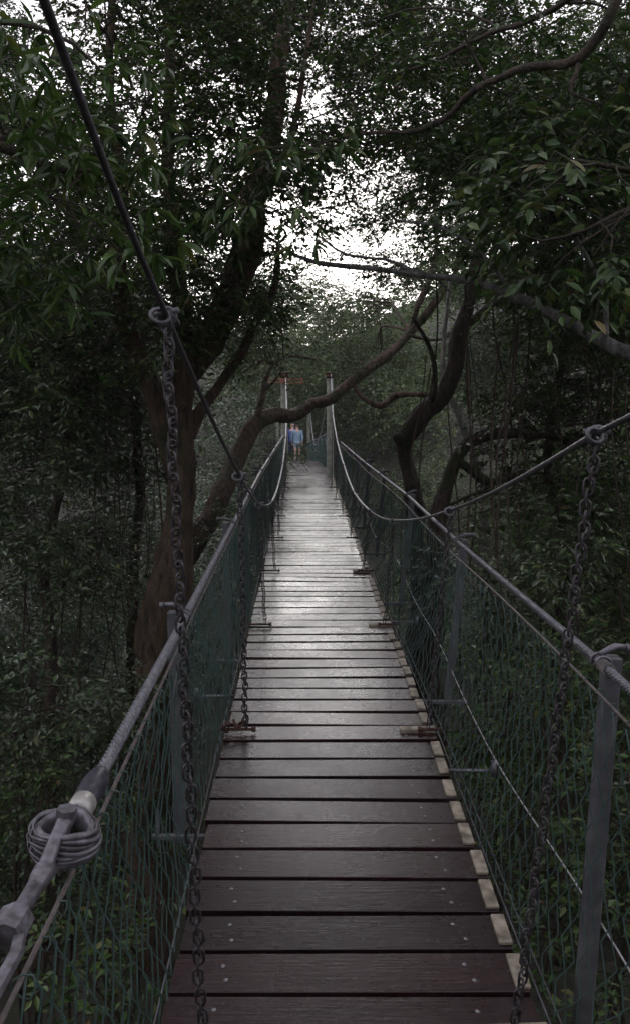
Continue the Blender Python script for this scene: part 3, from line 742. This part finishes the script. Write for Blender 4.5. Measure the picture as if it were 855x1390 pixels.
for y, sd in ((3.9, 1), (4.9, -1), (6.6, 1)): # extra light outriggers seen through the mesh
    mb = MB(); x0 = cx(y) + sd * HW; x1 = x0 + sd * .24; z = deckz(y) - .03
    tube(mb, [np.array([x0, y, z]), np.array([x1, y, z])], .009, 6); tube(mb, [np.array([x1, y, z - .03]), np.array([x1, y, z + .05])], .014, 6); bpart(mb, 'outrigger', M_cable)

# ---- suspension cables with chain hangers
CL = {-1.5: (-.40, 1.75), 0: (-.40, 1.08), 1.2: (-.40, .63), 2.2: (-.398, .262), 4.26: (-.395, -.33), 6.35: (-.435, -.72), 8.35: (-.45, -.93), 10.4: (-.47, -.93), 12.4: (-.49, -.78), 14.5: (-.52, -.45), 16.5: (-.57, 0.0), 19.3: (-.69, .86)}
CR = {-1.5: (.88, 1.25), 0: (.84, .62), 1.2: (.80, .22), 2.2: (.762, -.055), 4.26: (.716, -.515), 6.35: (.622, -.85), 8.35: (.575, -1.02), 10.4: (.50, -1.02), 12.4: (.44, -.80), 14.5: (.39, -.48), 16.5: (.36, -.02), 19.3: (.38, .93)}
def link(mb, c, t, s, L, W, r, n=5, seg=12):
    """stadium link centred c, long axis t, wide axis s"""
    h = L / 2 - W / 2; p = []
    k = seg // 2
    for i in range(k): a = -PI / 2 + PI * (i + .5) / k * 1.0; p.append(c + t * (h + W / 2 * math.cos(a)) + s * (W / 2 * math.sin(a)))
    for i in range(k): a = PI / 2 + PI * (i + .5) / k; p.append(c + t * (-h + W / 2 * math.cos(a)) + s * (W / 2 * math.sin(a)))
    tube(mb, np.array(p), r, n, closed=True)
for side, K in ((-1, CL), (1, CR)):
    ks = sorted(K); kp = [np.array([K[k][0], k, K[k][1]]) for k in ks]
    near = MB(); pts = []; 
    for a, b in zip(kp[:-1], kp[1:]):
        for t in np.linspace(0, 1, 8)[:-1]: pts.append(a * (1 - t) + b * t - np.array([0, 0, .02 * math.sin(t * PI)]))
    pts.append(kp[-1]); pts = np.array(pts); n1 = 7 * 6
    tube(near, pts[:n1 + 1], .0085, 8)
    c1 = bpart(near, 'suspension_cable', M_cable2)
    fr = MB(); tube(fr, pts[n1:], .012, 8)
    c2 = bpart(fr, 'suspension_cable', M_rod); c2['label'] = 'pale galvanised stretch of cable climbing to the tower'
    for h in hang:
        A = np.array([K[h][0], h, K[h][1]]); 
        if side < 0: bx = float(np.interp(h, [2.2, 4.26, 6.35, 8.35, 16.5], [-.325, -.375, -.40, -.42, -.60]))
        else: bx = float(np.interp(h, [2.2, 4.26, 6.35, 8.35, 16.5], [.575, .61, .555, .50, .34]))
        B = np.array([bx, h, deckz(h) + .045])
        LL = np.linalg.norm(B - A); 
        if side < 0 or True:
            big = 1.0 if h < 6 else 1.0
        pl = .030; n = max(4, int(LL / pl)); d = (B - A) / LL
        s1 = nrmz(np.cross(d, [0, 1, 0.])); s2 = np.cross(d, s1)
        tw = .35; mb = MB()
        for i in range(n):
            c = A + d * (LL * (i + .9) / n); a = tw + i * PI / 2 + .06 * math.sin(i * .7) + i * .02
            s = s1 * math.cos(a) + s2 * math.sin(a)
            c = c + s1 * .004 * math.sin(i * .9) 
            link(mb, c, d, s, pl * 1.6, .028 if side < 0 else .026, .0041 if side < 0 else .0037, 6 if h < 5 else 4, 12 if h < 7 else 8)
        ch = bpart(mb, 'hanger_chain', M_chain)
        sh = MB()   # shackles round the cable
        for k in range(3 if h < 5 else 1):
            a = np.linspace(0, 2 * PI, 13)[:-1]; w = nrmz(np.array([math.cos(.9 * k), .5 - .5 * k, .2 * k])); o = A + np.array([.012 * (k - 1), .02 * (k - 1), -.006])
            tube(sh, o + .026 * (np.cos(a)[:, None] * w + np.sin(a)[:, None] * np.cross(w, nrmz(np.array([.2, .9 - .5 * k, -.3 + .4 * k])))) , .006, 6, closed=True)
        tube(sh, [A + d * -.01 + s1 * .035, A + s1 * -.035], .009, 6)
        bpart(sh, 'shackle', M_galv, ch)
        # landing rod and knot of chain at the deck
        bb = MB(); xo = cx(h) + side * (HW + .04)
        tube(bb, [np.array([bx - side * .055, h, deckz(h) + .022]), np.array([xo, h, deckz(h) + .022])], .009, 8)
        tube(bb, [np.array([bx - side * .055, h, deckz(h) + .022]), np.array([bx - side * .035, h, deckz(h) + .022])], .015, 6)
        bpart(bb, 'landing_rod', M_rust, ch)
        if side < 0 and 4 < h < 5:
            kn = MB()
            for k in range(8 if side < 0 and 4 < h < 5 else 2):
                c = np.array([bx + side * rng.uniform(0, .11), h + rng.normal(0, .015), deckz(h) + .035 + abs(rng.normal(0, .02))])
                link(kn, c, nrmz(rng.normal(0, 1, 3)), nrmz(rng.normal(0, 1, 3)), .05, .034, .0058, 5, 8)
            bpart(kn, 'chain_knot', M_rust, ch)
        if side > 0 and h < 9:
            nb = MB(); box(nb, (cx(h) + HW - .085, h + .02, deckz(h) + .012), (.19, .05, .024), ax=np.array([[.996, .05, 0], [-.05, .996, 0], [0, 0, 1]]), ch=.003)
            bpart(nb, 'cross_batten', M_pale_wood, smooth=False)

# ---- end fitting of the near handrail
def fitting():
    E0 = railL(1.92); E1 = P(80, 1150, 1.64); E2 = P(14, 1262, 1.40)
    root = None; d = nrmz(E1 - E0); s = nrmz(np.cross(d, [0, 0, 1.])); u = np.cross(s, d)
    tp = MB(); q = [E0 + d * t for t in np.linspace(-.05, .10, 9)]
    tube(tp, q, [.021, .027, .030, .031, .031, .030, .031, .029, .027], 12, rough=.06)
    root = bpart(tp, 'cable_tape', M_tape)
    f = MB(); a = E0 + d * .09; tube(f, [a, a + d * .004, a + d * .055, a + d * .06], [.026, .030, .030, .026], 20)
    bpart(f, 'ferrule', M_ferrule)
    neck = a + d * .055
    L = .155
    th = MB(); w = nrmz(s * 1.0 + u * .12); nn = np.cross(d, w)
    # teardrop loop of seven wraps of strand round a grooved thimble
    for k in range(7):
        off = (k - 3) * .0085; sc_ = 1 + .10 * (k % 2) - .02 * abs(k - 3)
        t = np.linspace(0, 2 * PI, 41)[:-1]
        X = .5 * L * (1 - np.cos(t)); Y = .086 * sc_ * np.sin(t) * (np.sin(t / 2) ** .7)
        p = neck + np.outer(X, d) + np.outer(Y, w) + np.outer(np.full(40, off) * (np.sin(t / 2) ** .5) * 1.2 + .004 * np.sin(3 * t + k), nn)
        tube(th, p, .0075, 7, closed=True)
    lo = bpart(th, 'cable_eye', M_cast)
    gr = MB(); t = np.linspace(0, 2 * PI, 41)[:-1]; X = .10 * L + .42 * L * (1 - np.cos(t)); Y = .066 * np.sin(t) * (np.sin(t / 2) ** .7)
    p = neck + np.outer(X, d) + np.outer(Y, w); tube(gr, p, .012, 8, closed=True, squash=2.6); bpart(gr, 'thimble', M_cast, lo)
    # fork, pin, rod, body
    e = neck + d * (L * .62); fk = MB(); dd = nrmz(E2 - e)
    for sg in (-1, 1):
        pp, rr = smoothpath([e + nn * sg * .036 - dd * .034, e + nn * sg * .038, e + nn * sg * .036 + dd * .035, e + nn * sg * .020 + dd * .085, e + dd * .115], [.010, .019, .015, .0145, .018], .008); tube(fk, pp, rr, 14)
    pp, rr = smoothpath([e + dd * .095, e + dd * .115, e + dd * .14, e + dd * .165], [.016, .0225, .021, .0155], .006); tube(fk, pp, rr, 14)
    for k in range(22): tube(fk, [e + dd * (.165 + k * .0042 - .001), e + dd * (.165 + k * .0042 + .001)], .0172, 12)
    tube(fk, [e + dd * .15, e + dd * .30], .0158, 14)
    fo = bpart(fk, 'turnbuckle_fork', M_cast)
    pn = MB(); tube(pn, [e - nn * .058, e + nn * .058], .012, 10); tube(pn, [e + nn * .05, e + nn * .066], .022, 6); tube(pn, [e - nn * .05, e - nn * .066], .022, 6); bpart(pn, 'pin_bolt', M_cast, fo, False)
    bd = MB(); b0 = e + dd * .245
    tube(bd, [b0, b0 + dd * .005, b0 + dd * .05, b0 + dd * .056], [.028, .034, .034, .028], 8)
    for sg in (-1, 1):
        tube(bd, [b0 + dd * .045 + w * sg * .022, b0 + dd * .09 + w * sg * .034, b0 + dd * .36 + w * sg * .034], [.012, .013, .013], 8)
    tube(bd, [b0 + dd * .33, b0 + dd * .38], .036, 6)
    bpart(bd, 'turnbuckle_body', M_cast, smooth=False)
fitting()
def fittingR():   # lashing of wire round the near right cable
    mb = MB(); 
    for k in range(6):
        c = railR(2.42 + k * .012); a = np.linspace(0, 2 * PI, 11)[:-1]; tube(mb, c + np.stack([.019 * np.cos(a), .01 * np.sin(a), .019 * np.sin(a)], -1), .003, 5, closed=True)
    bpart(mb, 'wire_lashing', M_rope)
fittingR()

# ------------------------------------------------------------------ towers
M_arm = plain('red_rust_arm', (.26, .09, .065), (.42, .17, .12), .7, 0, 6)
def tower(y, xl, xr, ztop, base_y_z, label, s=1., arm=True):
    root = empty('bridge_tower', (0, y, base_y_z), label, 'bridge tower')
    for x, sg in ((xl, -1), (xr, 1)):
        mb = MB(); r = .085 * s
        tube(mb, [np.array([x, y, base_y_z]), np.array([x, y, (ztop + base_y_z) / 2]), np.array([x, y, ztop])], [r * 1.1, r * 1.02, r * .95], 14, rough=.02)
        po = mb.build('post', M_timber, root)
        cp = MB(); tube(cp, [np.array([x, y, ztop - .02]), np.array([x, y, ztop + .05]), np.array([x, y, ztop + .10])], [r * 1.25, r * 1.2, r * .5], 14); 
        for dy in (-1, 1): tube(cp, [np.array([x - .12 * s, y + dy * .05, ztop + .08]), np.array([x + .12 * s, y + dy * .05, ztop + .1])], .03, 8)
        cp.build('saddle', M_rust, po)
        if arm and sg < 0:
            am = MB(); w = .43 * s; z = ztop - .09
            box(am, (x + .0, y - r - .03, z + .035), (2 * w, .05, .03), None, .004); box(am, (x, y - r - .03, z - .045), (2 * w, .05, .03), None, .004)
            for k in (-1, 1): box(am, (x + k * w * .97, y - r - .03, z - .004), (.05, .054, .13), None, .004)
            box(am, (x, y - r - .034, z - .004), (.2, .045, .05), None, .004)
            am.build('crossarm', M_arm, root, False)
    return root
zt = P(388, 512, 19.3)[2]
tower(19.3, P(386, 512, 19.3)[0], P(448, 512, 19.3)[0], zt, float(ground_z(0, 19.3)) - .3, 'nearer bridge tower of green stained timber posts carrying rusty crossarms')
tower(37.5, P(386, 560, 37.5)[0] - .3, P(419, 560, 37.5)[0] - .0, P(421, 556, 37.5)[2], float(ground_z(0, 37.5)) - .3, 'farther timber bridge tower standing behind the two walkers', arm=False)

# ------------------------------------------------------------------ second span beyond the tower
span2 = empty('far_walkway_span', (0, 19.6, -1.6), 'far span of the walkway beyond the nearer tower, curving away behind the two walkers', 'footbridge')
def c2(y): t = (y - 19.6) / 18; return -.163 - .62 * t - .22 * t * t * t
def z2(y): t = (y - 19.6) / 16; return -1.5 - .02 * t - .64 * t * t
mb = MB(); y = 19.62
while y < 37.3:
    sl = (z2(y + .1) - z2(y - .1)) / .2
    box(mb, (c2(y), y, z2(y) - .02), (1.15, .2, .04), np.array([[1, 0, 0], [0, 1, sl], [0, -sl, 1]]), .004); y += .222
mb.build('deck', M_deck, span2, False)
def r2(y, sd): t = (y - 19.6) / 17.5; 
def rail2(y, sd):
    t = (y - 19.6) / 17.9
    if sd > 0: return P(np.interp(t, [0, .5, 1], [446, 431, 417]), np.interp(t, [0, .5, 1], [588, 596, 602]), y)
    return np.array([c2(y) - .62, y, z2(y) + 1.0])
for sd in (-1, 1):
    ys = np.linspace(19.6, 37.5, 30); mb = MB(); tube(mb, [rail2(t, sd) for t in ys], .02, 6); mb.build('handrail_cable', M_cable, span2)
    mb = MB()
    for i in range(int(17.8 / .05)):
        y = 19.62 + i * .05; T = rail2(y, sd); B = np.array([c2(y) + sd * .6, y, z2(y) - .02]); m = 14; t = np.linspace(0, 1, m)
        p = B[None] * (1 - t[:, None]) + T[None] * t[:, None]; p[:, 1] += np.where((np.arange(m) + i) % 2 == 0, .026, -.026); tube(mb, p, .0032, 3, cap=False)
    mb.build('mesh_fence', M_mesh, span2)
    for y in (22, 25, 28, 31, 34):
        mb = MB(); T = rail2(y, sd); tube(mb, [np.array([c2(y) + sd * .62, y, z2(y) - .05]), T], .03, 6); mb.build('fence_post', M_galv, span2)
K2 = [(P(387, 512, 19.3), 19.3), (P(384, 560, 24), 24), (P(386, 600, 30), 30), (P(384, 575, 37.5), 37.5)]
for kk in ([P(448, 512, 19.3), P(440, 565, 23), P(432, 598, 28), P(426, 600, 32), P(421, 560, 37.5)], [P(387, 512, 19.3), P(384, 570, 23), P(384, 600, 28), P(383, 600, 32), P(382, 562, 37.5)]):
    pp, rr = smoothpath(kk, [.02] * len(kk), .5); mb = MB(); tube(mb, pp, rr, 6); mb.build('suspension_cable', M_rod, span2)

# ------------------------------------------------------------------ people
def skin_body(name, joints, edges, mat_, parent=None, sub=2):
    me = bpy.data.meshes.new(name); me.from_pydata([j[0] for j in joints], edges, [])
    o = bpy.data.objects.new(name, me); C.objects.link(o)
    sk = o.modifiers.new('skin', 'SKIN'); sk.use_smooth_shade = True
    me.update()
    for v, j in zip(me.skin_vertices[0].data, joints):
        v.radius = j[1] if isinstance(j[1], tuple) else (j[1], j[1]); v.use_root = False
    me.skin_vertices[0].data[0].use_root = True
    ss = o.modifiers.new('sub', 'SUBSURF'); ss.levels = sub; ss.render_levels = sub
    dg = bpy.context.evaluated_depsgraph_get(); dg.update()
    nm = bpy.data.meshes.new_from_object(o.evaluated_get(dg)); o.modifiers.clear(); o.data = nm
    nm.materials.clear(); nm.materials.append(mat_)
    for p in nm.polygons: p.use_smooth = True
    if parent: o.parent = parent
    return o
M_skin = plain('skin', (.60, .38, .29), (.66, .42, .33), .55, 0, 20, 0)
def fabric(n, a, b): return plain(n, a, b, .85, 0, 14, .3)
def person(loc, label, shirt, trouser, hair, shorts, long_trousers, stride, s=1.0, yaw=0.):
    J = []; E = []
    def add(p, r, par=None):
        J.append((p, r)); 
        if par is not None: E.append((par, len(J) - 1))
        return len(J) - 1
    pel = add((0, 0, .95), (.125, .085)); ch = add((0, .0, 1.18), (.11, .075), pel); sh = add((0, -.01, 1.38), (.12, .075), ch); nk = add((0, 0, 1.49), .052, sh); hd = add((0, .015, 1.60), (.078, .09), nk); hd2 = add((0, .01, 1.68), (.068, .08), hd)
    for sg in (-1, 1):
        st = stride * sg
        hp = add((sg * .09, 0, .88), .095, pel); kn = add((sg * .095, .10 * st + .02, .50), .056, hp); an = add((sg * .095, .16 * st - (.04 if st < 0 else 0), .09), .038, kn); ft = add((sg * .10, .16 * st + .06, .04), (.04, .03), an); add((sg * .105, .16 * st + .15, .03), (.038, .02), ft)
        so = add((sg * .185, 0, 1.40), .058, sh); el = add((sg * .235, -.07 * st, 1.12), .042, so); wr = add((sg * .235, -.13 * st + .03, .88), .028, el); hn = add((sg * .235, -.13 * st + .05, .80), (.034, .022), wr); 
        for f in range(4): add((sg * .235 + .0, -.13 * st + .03 + .016 * f, .72 + (.008 if f in (0, 3) else 0)), .009, hn)
        add((sg * .225, -.13 * st + .09, .78), .01, hn)
    body = skin_body('person', J, E, M_skin)
    body.location = loc; body.scale = (s, s, s); body.rotation_euler = (0, 0, yaw)
    tag(body, label, 'person')
    T = [((0, 0, .86), (.18, .13)), ((0, 0, .98), (.18, .13)), ((0, 0, 1.16), (.17, .125)), ((0, -.01, 1.37), (.165, .105)), ((0, 0, 1.455), (.07, .065))]; TE = [(0, 1), (1, 2), (2, 3), (3, 4)]
    for sg in (-1, 1):
        k = len(T); st = stride * sg
        T += [((sg * .19, 0, 1.40), .075), ((sg * .24, -.07 * st, 1.12), .06), ((sg * .238, -.12 * st + .02, .91), .045)]; TE += [(3, k), (k, k + 1), (k + 1, k + 2)]
    skin_body('jacket', T, TE, shirt, body)
    T = [((0, 0, .94), (.155, .112))]; TE = []
    for sg in (-1, 1):
        st = stride * sg; k = len(T); T += [((sg * .095, .0, .86), .108)]; TE += [(0, k)]
        if long_trousers:
            T += [((sg * .098, .10 * st + .02, .50), .078), ((sg * .098, .16 * st - (.04 if st < 0 else 0), .12), .06)]; TE += [(k, k + 1), (k + 1, k + 2)]
        else:
            T += [((sg * .098, .07 * st + .01, .62), .092)]; TE += [(k, k + 1)]
    skin_body('trousers' if long_trousers else 'shorts', T, TE, trouser, body)
    if not long_trousers:
        for sg in (-1, 1):
            st = stride * sg; skin_body('sock', [((sg * .095, .14 * st, .26), .05), ((sg * .095, .16 * st - (.04 if st < 0 else 0), .10), .044)], [(0, 1)], M_sock, body)
    for sg in (-1, 1):
        st = stride * sg; skin_body('shoe', [((sg * .095, .16 * st - .045, .05), (.045, .045)), ((sg * .10, .16 * st + .07, .045), (.05, .04)), ((sg * .105, .16 * st + .17, .035), (.045, .03))], [(0, 1), (1, 2)], M_shoe, body)
    skin_body('hair', [((0, -.03, 1.59), (.078, .07)), ((0, -.022, 1.66), (.088, .09)), ((0, -.005, 1.715), (.076, .085))], [(0, 1), (1, 2)], hair, body)
M_sock = fabric('white_sock', (.6, .6, .58), (.7, .7, .68)); M_shoe = fabric('pale_shoe', (.35, .33, .3), (.45, .43, .4))
p1 = P(403.5, 628, 33); p2 = P(397, 628, 34.2)
person((p1[0], 33, z2(33)), 'walker seen from behind in a light blue jacket, grey shorts and white socks', fabric('blue_jacket', (.20, .30, .42), (.27, .38, .50)), fabric('grey_shorts', (.22, .28, .34), (.28, .34, .40)), plain('brown_hair', (.06, .03, .02), (.1, .05, .03), .6), True, False, .8, .86)
person((p2[0], 34.4, z2(34.4)), 'fair haired walker in dark blue, half hidden by the companion in shorts', fabric('navy_jacket', (.06, .10, .28), (.09, .14, .36)), fabric('navy_trousers', (.02, .025, .06), (.035, .04, .09)), plain('fair_hair', (.4, .27, .18), (.5, .36, .26), .6), False, True, -.8, .93)

mb = MB(); box(mb, (0, 88, 8), (324, 240, 54))
hm = bpy.data.materials.new('haze_air'); hm.use_nodes = True; hn = hm.node_tree; hn.nodes.remove(hn.nodes['Principled BSDF'])
pv = hn.nodes.new('ShaderNodeVolumePrincipled'); pv.inputs['Density'].default_value = .0009; pv.inputs['Color'].default_value = (.9, .92, .95, 1)
hn.links.new(pv.outputs[0], hn.nodes['Material Output'].inputs['Volume'])
tag(mb.build('haze', hm, smooth=False), 'thin pale damp air between the trees', 'haze', kind='stuff')
print('GZMAX', ground_z(np.linspace(-160,160,99)[:,None], np.linspace(-25,205,99)[None]).max(), ground_z(np.linspace(-160,160,99)[:,None], np.linspace(-25,205,99)[None]).min())
# ------------------------------------------------------------------ light
w = bpy.data.worlds.new('World'); sc.world = w; w.use_nodes = True; nt = w.node_tree
sky = nt.nodes.new('ShaderNodeTexSky'); sky.sky_type = 'NISHITA'; sky.sun_disc = False
EL, RO = math.radians(7), math.radians(-1)
sky.sun_elevation = EL; sky.sun_rotation = RO; sky.dust_density = 6; sky.air_density = 1.0; sky.ozone_density = 1
hsv = nt.nodes.new('ShaderNodeHueSaturation'); hsv.inputs['Saturation'].default_value = .22; hsv.inputs['Value'].default_value = 1.0
nt.links.new(sky.outputs[0], hsv.inputs['Color'])
mxs = nt.nodes.new('ShaderNodeMix'); mxs.data_type = 'RGBA'; mxs.inputs[0].default_value = .7; mxs.inputs[7].default_value = (5.6, 5.45, 6.1, 1)  # even overcast cloud
nt.links.new(hsv.outputs[0], mxs.inputs[6]); nt.links.new(mxs.outputs[2], nt.nodes['Background'].inputs[0]); nt.nodes['Background'].inputs[1].default_value = .15
sd = bpy.data.lights.new('sun', 'SUN'); sd.energy = .5; sd.angle = math.radians(24); sd.color = (1, .985, .96)
so = bpy.data.objects.new('sun', sd); C.objects.link(so)
dv = Vector((math.sin(RO) * math.cos(EL), math.cos(RO) * math.cos(EL), math.sin(EL)))
so.rotation_euler = dv.to_track_quat('Z', 'Y').to_euler()
sc.view_settings.view_transform = 'Standard'; sc.view_settings.look = 'None'; sc.view_settings.exposure = 1.08; sc.view_settings.gamma = 1
sc.cycles.use_denoising = True
sc.cycles.max_bounces = 6; sc.cycles.diffuse_bounces = 3; sc.cycles.transmission_bounces = 3; sc.cycles.glossy_bounces = 3
